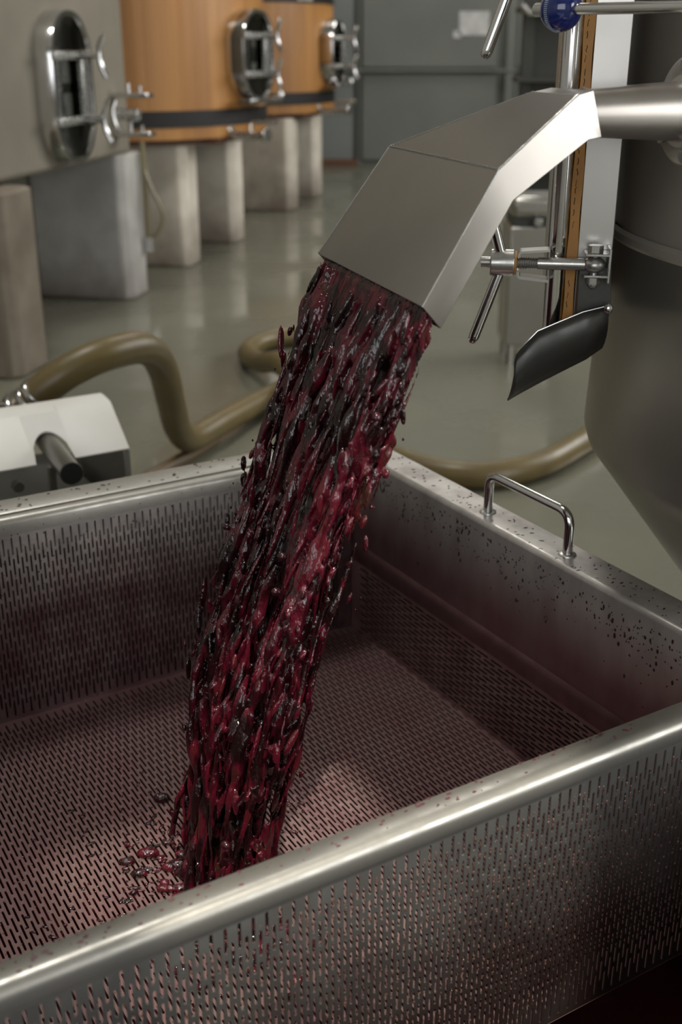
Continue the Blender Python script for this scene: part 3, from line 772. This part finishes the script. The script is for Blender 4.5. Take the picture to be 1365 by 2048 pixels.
# flying drops and splashes on the floor sheet
it = []
for k in range(45):
    z = random.uniform(0.24, 0.75); sgn = random.choice((-1, 1)); r = random.uniform(0.0005, 0.0013)
    it.append((stream_pt(z, sgn * random.uniform(1.0, 1.2), random.uniform(-1.3, 1.3)), (r, r, r * 1.4), (1, 0, 0), (0, 1, 0), (0, 0, 1)))
blobs(it).build('drops', 'must_dark', stream, kind='stuff')
splash = MB()
for k in range(420):
    a = random.uniform(0, 2 * PI); rr_ = 0.05 + abs(random.gauss(0, 0.075))
    p = S(-0.19 + rr_ * math.cos(a), 0.98 + 1.2 * rr_ * math.sin(a), ZF + 0.001)
    r = random.uniform(0.0005, 0.0024) * (1.25 - min(rr_ * 2.5, 0.8))
    splash.ball(p, (r * random.uniform(1, 3.6), r, r * 0.5), 8, 5, (math.cos(a), math.sin(a), 0), (-math.sin(a), math.cos(a), 0), (0, 0, 1))
tag(splash.build('splashed_must', 'must_dark'), 'dark must bits splashed on the basket floor around the stream', 'splash')['kind'] = 'stuff'

# ================================================================== PUMP with white hood
pump = thing('pump', 'white hooded pump with dark roller behind the tub', 'pump', T(0.42, 2.02, 0))
def hood_prof(u): return [T(u, 1.85, 0.379), T(u, 1.932, 0.4435), T(u, 1.938, 0.4455), T(u, 1.965, 0.4480), T(u, 1.985, 0.4480), T(u, 1.985, 0.4455), T(u, 1.966, 0.4455), T(u, 1.940, 0.4430), T(u, 1.852, 0.3765)]
NU0, NU1 = 0.485, 0.555
hood = MB()
# slanted front with a rounded notch for the roller: strips left and right plus an arch
hood.prism(hood_prof(0.02), U * (NU0 - 0.02)); hood.prism(hood_prof(NU1), U * (0.655 - NU1))
def slant(t): return 1.85 + 0.082 * t, 0.379 + 0.0645 * t
nn = 12
for k in range(nn):
    u0 = NU0 + (NU1 - NU0) * k / nn; u1 = NU0 + (NU1 - NU0) * (k + 1) / nn
    tt = []
    for q in (u0, u1):
        x = (q - (NU0 + NU1) / 2) / ((NU1 - NU0) / 2); tt.append(0.62 * math.sqrt(max(0, 1 - x * x)))
    q = []
    for uu, t0 in ((u0, tt[0]), (u1, tt[1])):
        v0, z0 = slant(t0)
        q.append([T(uu, v0, z0), T(uu, 1.932, 0.4435), T(uu, 1.965, 0.448), T(uu, 1.985, 0.448)])
    for j in range(3):
        a_, b_, c_, d_ = q[0][j], q[1][j], q[1][j + 1], q[0][j + 1]
        hood.add([a_, b_, c_, d_, a_ - Z * 0.0025, b_ - Z * 0.0025, c_ - Z * 0.0025, d_ - Z * 0.0025],
                 [(0, 1, 2, 3), (7, 6, 5, 4), (0, 4, 5, 1), (1, 5, 6, 2), (2, 6, 7, 3), (3, 7, 4, 0)])
hood.build('hood', 'white', pump, True, angle=30)
MB().prism([T(0.650, 1.86, 0.372), T(0.650, 1.94, 0.440), T(0.650, 1.98, 0.444), T(0.650, 2.10, 0.30), T(0.650, 2.24, 0.25), T(0.650, 2.24, 0.06), T(0.650, 1.86, 0.06)], U * 0.002).build('side_panel', 'steel', pump, True)
MB().box(T(0.652, 1.862, 0.215), 0.006, 0.006, 0.160, U, W_, Z).build('corner_post', 'steel', pump, True, 0.001)
MB().box(T(0.33, 2.08, 0.165), 0.30, 0.15, 0.100, U, W_, Z).build('gear_case', 'darkbox', pump, True, 0.004)
MB().box(T(0.33, 2.08, 0.05), 0.32, 0.20, 0.012, U, W_, Z).build('chassis', 'darkbox', pump, True, 0.002)
rl = MB().cyl(T(0.530, 1.95, 0.393), T(0.507, 1.72, 0.400), 0.0185, n=32).build('roller', 'roller', pump, True, 0.001)
MB().cyl(T(0.5075, 1.724, 0.3999), T(0.5070, 1.7185, 0.4000), 0.0192, n=32).build('roller_cap', 'black', rl, True, 0.001)
MB().box(T(0.497, 1.80, 0.32), 0.006, 0.006, 0.07, U, W_, Z).build('roller_stay', 'roller', pump, True, 0.001)
MB().box(T(0.497, 1.86, 0.255), 0.006, 0.07, 0.006, U, W_, Z).build('roller_stay', 'roller', pump, True, 0.001)
MB().cyl(T(0.45, 1.86, 0.345), T(0.45, 1.845, 0.345), 0.010, n=20).build('knob', 'roller', pump, True, 0.001)
for uu in (0.08, 0.58):
    for vv in (1.93, 2.24):
        MB().cyl(T(uu - 0.012, vv, 0.04), T(uu + 0.012, vv, 0.04), 0.04, n=28).build('wheel', 'black', pump, True, 0.004)
oc = V((-0.648, 2.215, 0.36))
MB().tube(smooth_path([oc + V((-0.03, 0.0, -0.06)), oc + V((-0.012, 0, -0.02)), oc]), 0.030, 24).build('outlet_pipe', 'bolt', pump)

# ================================================================== HOSES
hosep = [(-0.648, 2.215, 0.360), (-0.615, 2.205, 0.395), (-0.555, 2.22, 0.438), (-0.485, 2.27, 0.462), (-0.425, 2.38, 0.447), (-0.408, 2.50, 0.375), (-0.412, 2.63, 0.250), (-0.418, 2.76, 0.140), (-0.405, 2.90, 0.066), (-0.340, 3.08, 0.056), (-0.245, 3.33, 0.042),
         (-0.13, 3.56, 0.036), (0.02, 3.82, 0.036), (0.02, 4.08, 0.036), (-0.12, 4.19, 0.036), (-0.27, 4.13, 0.036), (-0.335, 3.95, 0.036), (-0.275, 3.72, 0.06), (-0.19, 3.52, 0.105), (-0.08, 3.26, 0.065), (0.05, 2.98, 0.036), (0.18, 2.78, 0.036), (0.34, 2.70, 0.036), (0.51, 2.77, 0.036), (0.66, 2.95, 0.036), (0.80, 3.15, 0.036), (1.00, 3.35, 0.036)]
hose = thing('transfer_hose', 'olive ribbed transfer hose looping over the wet floor from pump', 'hose', (-0.42, 3.0, 0))
sp = smooth_path(hosep, 30)
MB().tube(sp, [0.0345 + 0.0004 * (k % 2) for k in range(len(sp))], 22).build('hose_wall', 'hose', hose)
d = (V(hosep[1]) - V(hosep[0])).normalized(); p0 = V(hosep[0])
MB().cyl(p0 - d * 0.012, p0 + d * 0.010, 0.047, n=32).build('coupling_ring', 'chrome', hose, True, 0.003)
MB().cyl(p0 + d * 0.028, p0 + d * 0.040, 0.039, n=32).build('hose_clamp', 'chrome', hose, True, 0.002)
MB().cyl(p0 + d * 0.050, p0 + d * 0.062, 0.039, n=32).build('hose_clamp', 'chrome', hose, True, 0.002)
x_, y_, z_ = frame_from(d)
for sg in (-1, 1):
    MB().tube([p0 + x_ * 0.045 * sg, p0 + x_ * 0.066 * sg - d * 0.006], 0.006, 12).build('coupling_lug', 'chrome', hose, True)
sp2 = smooth_path([(-0.66, 2.35, 0.021), (-0.56, 2.60, 0.021), (-0.464, 2.80, 0.021), (-0.395, 2.95, 0.021), (-0.356, 3.05, 0.021)], 16)
tag(MB().tube([V((p.x, p.y, 0.018)) for p in sp2], 0.018, 18).build('thin_hose', 'hose2'), 'thin brown hose passing under the thick hose behind tub', 'hose')

# ================================================================== TANK ROW
Rr = V((0.193, 0.981, 0)).normalized(); Nn = V((0.981, -0.193, 0)).normalized()
def plinth(corner, wid, dep, h, m, lab):
    c = V((corner[0], corner[1], 0)); ch_ = 0.035
    pts = [c - Nn * ch_, c + Rr * ch_, c + Rr * (dep - ch_), c + Rr * dep - Nn * ch_, c + Rr * dep - Nn * (wid - ch_), c + Rr * (dep - ch_) - Nn * wid, c + Rr * ch_ - Nn * wid, c - Nn * (wid - ch_)]
    o = MB().prism(pts, Z * h).build('plinth', m, None, True, 0.012, angle=20)
    tag(o, lab, 'plinth', 'plinths under the tank row')
plinth((-1.085, 3.70), 0.42, 0.26, 0.613, 'pillar_brown', 'brownish concrete plinth cut off by the left picture edge')
plinth((-0.925, 4.99), 0.47, 0.24, 0.620, 'pillar_grey', 'broad grey plinth under the corner of the concrete tank')
plinth((-0.770, 5.80), 0.46, 0.22, 0.600, 'pillar', 'cream plinth nearest the concrete tank under the first wooden tank')
plinth((-0.600, 6.56), 0.46, 0.22, 0.600, 'pillar', 'narrow pale plinth under the far side of first wooden tank')
plinth((-0.335, 7.90), 0.46, 0.24, 0.600, 'pillar', 'wide pale plinth with brown stain under the second wooden tank')
plinth((-0.178, 8.66), 0.46, 0.22, 0.600, 'pillar', 'farthest small plinth at the end of the row')

def oval(w, h, r, n=8):
    pts = []
    for cx, cz_, a0 in ((w - r, h - r, 0), (-(w - r), h - r, PI / 2), (-(w - r), -(h - r), PI), (w - r, -(h - r), 1.5 * PI)):
        for k in range(n + 1):
            a = a0 + (PI / 2) * k / n; pts.append((cx + r * math.cos(a), cz_ + r * math.sin(a)))
    return pts
def manhole(par, c, nrm, hw, hh, neck, sgn=1):
    """oval tank door: neck collar, dished door, crossbars, spindles with curved grips"""
    c = V(c); n = V(nrm).normalized(); x = Z.cross(n).normalized() * sgn      # x horizontal in the wall
    op = oval(hw, hh, hw * 0.92); m = len(op)
    root = MB()
    rings = [(1.0, 0.0), (1.0, neck), (0.985, neck + 0.006), (0.90, neck + 0.006), (0.885, neck)]
    vs = []; fs = []
    for s_, d_ in rings:
        for a_, b_ in op: vs.append(c + x * a_ * (1 - (1 - s_)) + Z * (b_ - math.copysign((1 - s_) * hw, b_)) + n * d_)
    for i in range(len(rings) - 1):
        for k in range(m): fs.append((i * m + k, i * m + (k + 1) % m, (i + 1) * m + (k + 1) % m, (i + 1) * m + k))
    mh = root.add(vs, fs).build('manhole_collar', 'chrome', par, True, angle=50)
    vs = []; rings = [(0.885, neck - 0.002), (0.70, neck - 0.012), (0.35, neck - 0.018)]
    for s_, d_ in rings:
        for a_, b_ in op: vs.append(c + x * a_ * s_ + Z * (b_ - math.copysign((1 - s_) * hw, b_)) + n * d_)
    fs = [(i * m + k, i * m + (k + 1) % m, (i + 1) * m + (k + 1) % m, (i + 1) * m + k) for i in range(2) for k in range(m)] + [tuple(2 * m + k for k in range(m))]
    MB().add(vs, fs).build('manhole_door', 'darkglass', mh, True, angle=50)
    for q in (0.42, -0.42):
        MB().box(c + Z * hh * q + n * (neck + 0.016), hw * 1.05, 0.010, 0.014, x, n, Z).build('crossbar', 'bolt', mh, True, 0.003)
        MB().cyl(c + Z * hh * q + n * neck, c + Z * hh * q + n * (neck + 0.11), 0.011, n=16).build('spindle', 'chrome', mh)
        e = c + Z * hh * q + n * (neck + 0.11)
        gp = smooth_path([e + Z * 0.075 + n * 0.022, e + Z * 0.035 + n * 0.004, e, e - Z * 0.035 + n * 0.004, e - Z * 0.075 + n * 0.022], 5)
        MB().tube(gp, 0.0095, 12).build('grip', 'chrome', mh)
    MB().box(c + n * (neck + 0.008) + x * hw * 0.45, 0.028, 0.010, hh * 0.40, x, n, Z).build('door_strap', 'bolt', mh, True, 0.003)
    return mh
# concrete tank
ct = thing('concrete_tank', 'raw concrete tank with chrome oval manhole at the left edge', 'tank', (-1.6, 4.2, 0.61))
e0 = V((-0.905, 5.10, 0)); e1 = e0 - Rr * 1.95
MB().prism([e0 + Z * 0.622, e1 + Z * 0.622, e1 - Nn * 1.3 + Z * 0.622, e0 - Nn * 1.3 + Z * 0.622], Z * 1.8).build('tank_body', 'concrete', ct, True, 0.02)
mc = e0 - Rr * 0.70
manhole(ct, (mc.x, mc.y, 0.905), Nn, 0.178, 0.262, 0.065)
# racking valve with two flange plates near the tank corner
def valve(par, c, nrm):
    c = V(c); n = V(nrm).normalized(); x = Z.cross(n)
    vb = MB().cyl(c - n * 0.02, c + n * 0.09, 0.024, n=24).build('valve_body', 'bolt', par, True, 0.003)
    for dz in (0.075, -0.075):
        MB().box(c + n * 0.06 + Z * dz, 0.085, 0.035, 0.010, n, x, Z).build('valve_flange', 'chrome', vb, True, 0.004)
        MB().cyl(c + n * 0.05 + Z * (dz + 0.01), c + n * 0.05 + Z * (dz + 0.045), 0.010, n=14).build('valve_bolt', 'chrome', vb)
        MB().cyl(c + n * 0.10 + Z * (dz + 0.01), c + n * 0.10 + Z * (dz + 0.035), 0.008, n=14).build('valve_bolt', 'chrome', vb)
    gp = smooth_path([c + n * 0.0 + Z * 0.055 - Rr * 0.02, c - n * 0.012 + Z * 0.01 - Rr * 0.03, c - n * 0.0 - Z * 0.045 - Rr * 0.03, c + n * 0.03 - Z * 0.075 - Rr * 0.02], 6)
    MB().tube(gp, 0.008, 12).build('valve_grip', 'chrome', vb)
vc = e0 - Rr * 0.17
valve(ct, (vc.x + 0.02, vc.y, 0.785), Nn)
# level tube and a loop of thin tubing hanging at the corner
lt = thing('level_tube', 'thin yellowish level tube with hanging loop beside the concrete tank corner', 'tube', (-0.865, 5.16, 0.2))
MB().tube([V((-0.868, 5.16, 0.66)), V((-0.862, 5.16, 0.22))], 0.012, 12).build('tube', 'sightglass', lt)
MB().tube(smooth_path([(-0.868, 5.16, 0.56), (-0.838, 5.15, 0.47), (-0.80, 5.15, 0.38), (-0.795, 5.15, 0.32), (-0.83, 5.15, 0.265), (-0.862, 5.16, 0.255)], 6), 0.008, 10).build('tube_loop', 'sightglass', lt)
MB().cyl((-0.862, 5.16, 0.255), (-0.862, 5.16, 0.19), 0.020, n=16).build('tube_fitting', 'chrome', lt)

# wooden tanks: staves, hoops, bottom, manhole, outlet bend
def wood_tank(c, R, seed, lab, mdir, odir, ang0):
    rnd = random.Random(seed)
    t = thing('wooden_tank', lab, 'tank', (c[0], c[1], 0.60), 'oak tanks in the row')
    C3 = V((c[0], c[1], 0)); n = 58; me = {}
    zb_, zt_ = 0.628, 2.25
    for nm in ('wood', 'wood2', 'wood3'):
        b = MB(); a = PI / n; ins = R - 0.05; k0 = 0.05
        outer = [(R - 0.0012, -a * 0.997), (R, -a * 0.88), (R + 0.0008, 0), (R, a * 0.88), (R - 0.0012, a * 0.997)]
        pl = [(r * math.cos(q), r * math.sin(q)) for r, q in outer] + [(ins * math.cos(a), ins * math.sin(a)), (ins * math.cos(-a), ins * math.sin(-a))]
        v0 = [(x, y, 0) for x, y in pl]; taper = 0.985
        v1 = [(x * taper, y * taper, zt_ - zb_) for x, y in pl]; m = len(pl)
        b.add(v0 + v1, [tuple(range(m - 1, -1, -1)), tuple(range(m, 2 * m))] + [(k, (k + 1) % m, m + (k + 1) % m, m + k) for k in range(m)])
        q = bpy.data.meshes.new('stave'); q.from_pydata(b.v, [], b.f); q.materials.append(M[nm]); me[nm] = q
    for k in range(n):
        o = bpy.data.objects.new('stave', me[rnd.choice(('wood', 'wood', 'wood2', 'wood3'))]); COL.objects.link(o)
        o.parent = t; o.location = (0, 0, zb_ - 0.60); o.rotation_euler = (0, 0, 2 * PI * k / n)
    for z0, z1 in ((0.684, 0.760), (1.302, 1.358), (1.85, 1.90)):
        tp = lambda z: R * (1 - 0.015 * (z - zb_) / (zt_ - zb_))
        hb_ = MB().lathe(C3, [(tp(z0) + 0.001, z0), (tp(z0) + 0.007, z0), (tp(z1) + 0.007, z1), (tp(z1) + 0.001, z1)], 96).build('hoop', 'hoop', t, angle=40)
        a = math.atan2(mdir[1], mdir[0]) - 0.42
        if z0 > 1 and z0 < 1.5:
            d_ = V((math.cos(a), math.sin(a), 0)); MB().box(C3 + d_ * (tp(z0) + 0.010) + Z * (z0 + z1) / 2, 0.006, 0.075, 0.016, d_, Z.cross(d_), Z).build('hoop_lug', 'bolt', hb_, True, 0.002)
    MB().lathe(C3, [(0, 0.602), (R - 0.06, 0.602), (R - 0.06, 0.66), (0, 0.66)], 64).build('tank_bottom', 'redwood', t, angle=40)
    for q in (-0.35, 0.35):
        MB().box(C3 + Nn * 0.05 + Rr * q + Z * 0.614, 0.60, 0.06, 0.013, Nn, Rr, Z).build('bearer', 'redwood', t, True, 0.003)
    md = V(mdir).normalized()
    mh = manhole(t, C3 + md * (R - 0.012) + Z * 1.005, md, 0.155, 0.208, 0.085)
    MB().box(C3 + md * (R + 0.080) + Z * 0.795, 0.16, 0.04, 0.012, Z.cross(md), md, Z).build('hinge_arm', 'chrome', mh, True, 0.004)
    MB().ball(C3 + md * (R + 0.115) + Z.cross(md) * 0.14 + Z * 0.815, 0.022, 16, 10).build('hinge_knob', 'chrome', mh)
    od = V(odir).normalized(); p = C3 + od * (R - 0.03)
    ob = MB().tube(round_path([p + Z * 0.72, p + od * 0.03 + Z * 0.63, p + od * 0.26 + Z * 0.645], 0.06, 8), 0.021, 18).build('outlet_bend', 'bolt', t)
    MB().cyl(p + od * 0.25 + Z * 0.645, p + od * 0.275 + Z * 0.646, 0.034, n=24).build('outlet_cap', 'chrome', ob, True, 0.003)
    MB().tube([p + od * 0.17 + Z * 0.65, p + od * 0.17 + Z * 0.70, p + od * 0.30 + Z.cross(od) * 0.04 + Z * 0.705], 0.010, 12).build('outlet_lever', 'chrome', ob)
wood_tank((-1.15, 6.35), 0.75, 3, 'honey oak tank standing next to the concrete tank', (0.90, -0.43, 0), (0.80, -0.60, 0), 0)
wood_tank((-0.80, 8.50), 0.75, 5, 'farther honey oak tank in front of the grey door', (0.95, -0.30, 0), (0.86, -0.50, 0), 0)

# ================================================================== OTHER EQUIPMENT behind the tank door
st = thing('steel_cabinet', 'low stainless cabinet with dark slot behind the tank door', 'cabinet', (0.66, 3.98, 0))
MB().box((0.66, 4.00, 0.275), 0.085, 0.10, 0.205).build('body', 'steel', st, True, 0.006)
MB().box((0.66, 4.00, 0.545), 0.083, 0.10, 0.035).build('top_box', 'steel', st, True, 0.02)
MB().box((0.66, 4.00, 0.495), 0.075, 0.09, 0.018).build('slot_block', 'darkbox', st, True)
MB().cyl((0.665, 3.905, 0.498), (0.665, 3.88, 0.498), 0.014, n=20).build('slot_knob', 'bolt', st, True, 0.002)
for x in (0.60, 0.72):
    for y in (3.92, 4.08): MB().cyl((x, y, 0), (x, y, 0.075), 0.015, n=16).build('leg', 'steel', st)
dk = thing('dark_rack', 'tall dark green rack with brackets in front of back wall', 'rack', (1.25, 6.6, 0))
for x in (0.99, 1.50):
    MB().box((x, 6.5, 1.0), 0.03, 0.03, 1.0).build('upright', 'darkbox', dk, True, 0.003)
MB().box((1.25, 6.6, 0.95), 0.24, 0.02, 0.85).build('back_panel', 'darkbox', dk, True, 0.003)
for z in (0.42, 0.88, 1.22):
    MB().box((1.23, 6.48, z), 0.30, 0.10, 0.012).build('shelf', 'darkbox', dk, True, 0.002)
MB().tube(smooth_path([(0.93, 6.36, 1.24), (0.98, 6.36, 1.20), (1.03, 6.36, 1.22), (1.08, 6.36, 1.25)], 6), 0.016, 12).build('hook', 'bolt', dk)
MB().tube([(1.05, 6.40, 0.62), (1.03, 6.40, 0.54)], 0.014, 12).build('peg', 'bolt', dk)
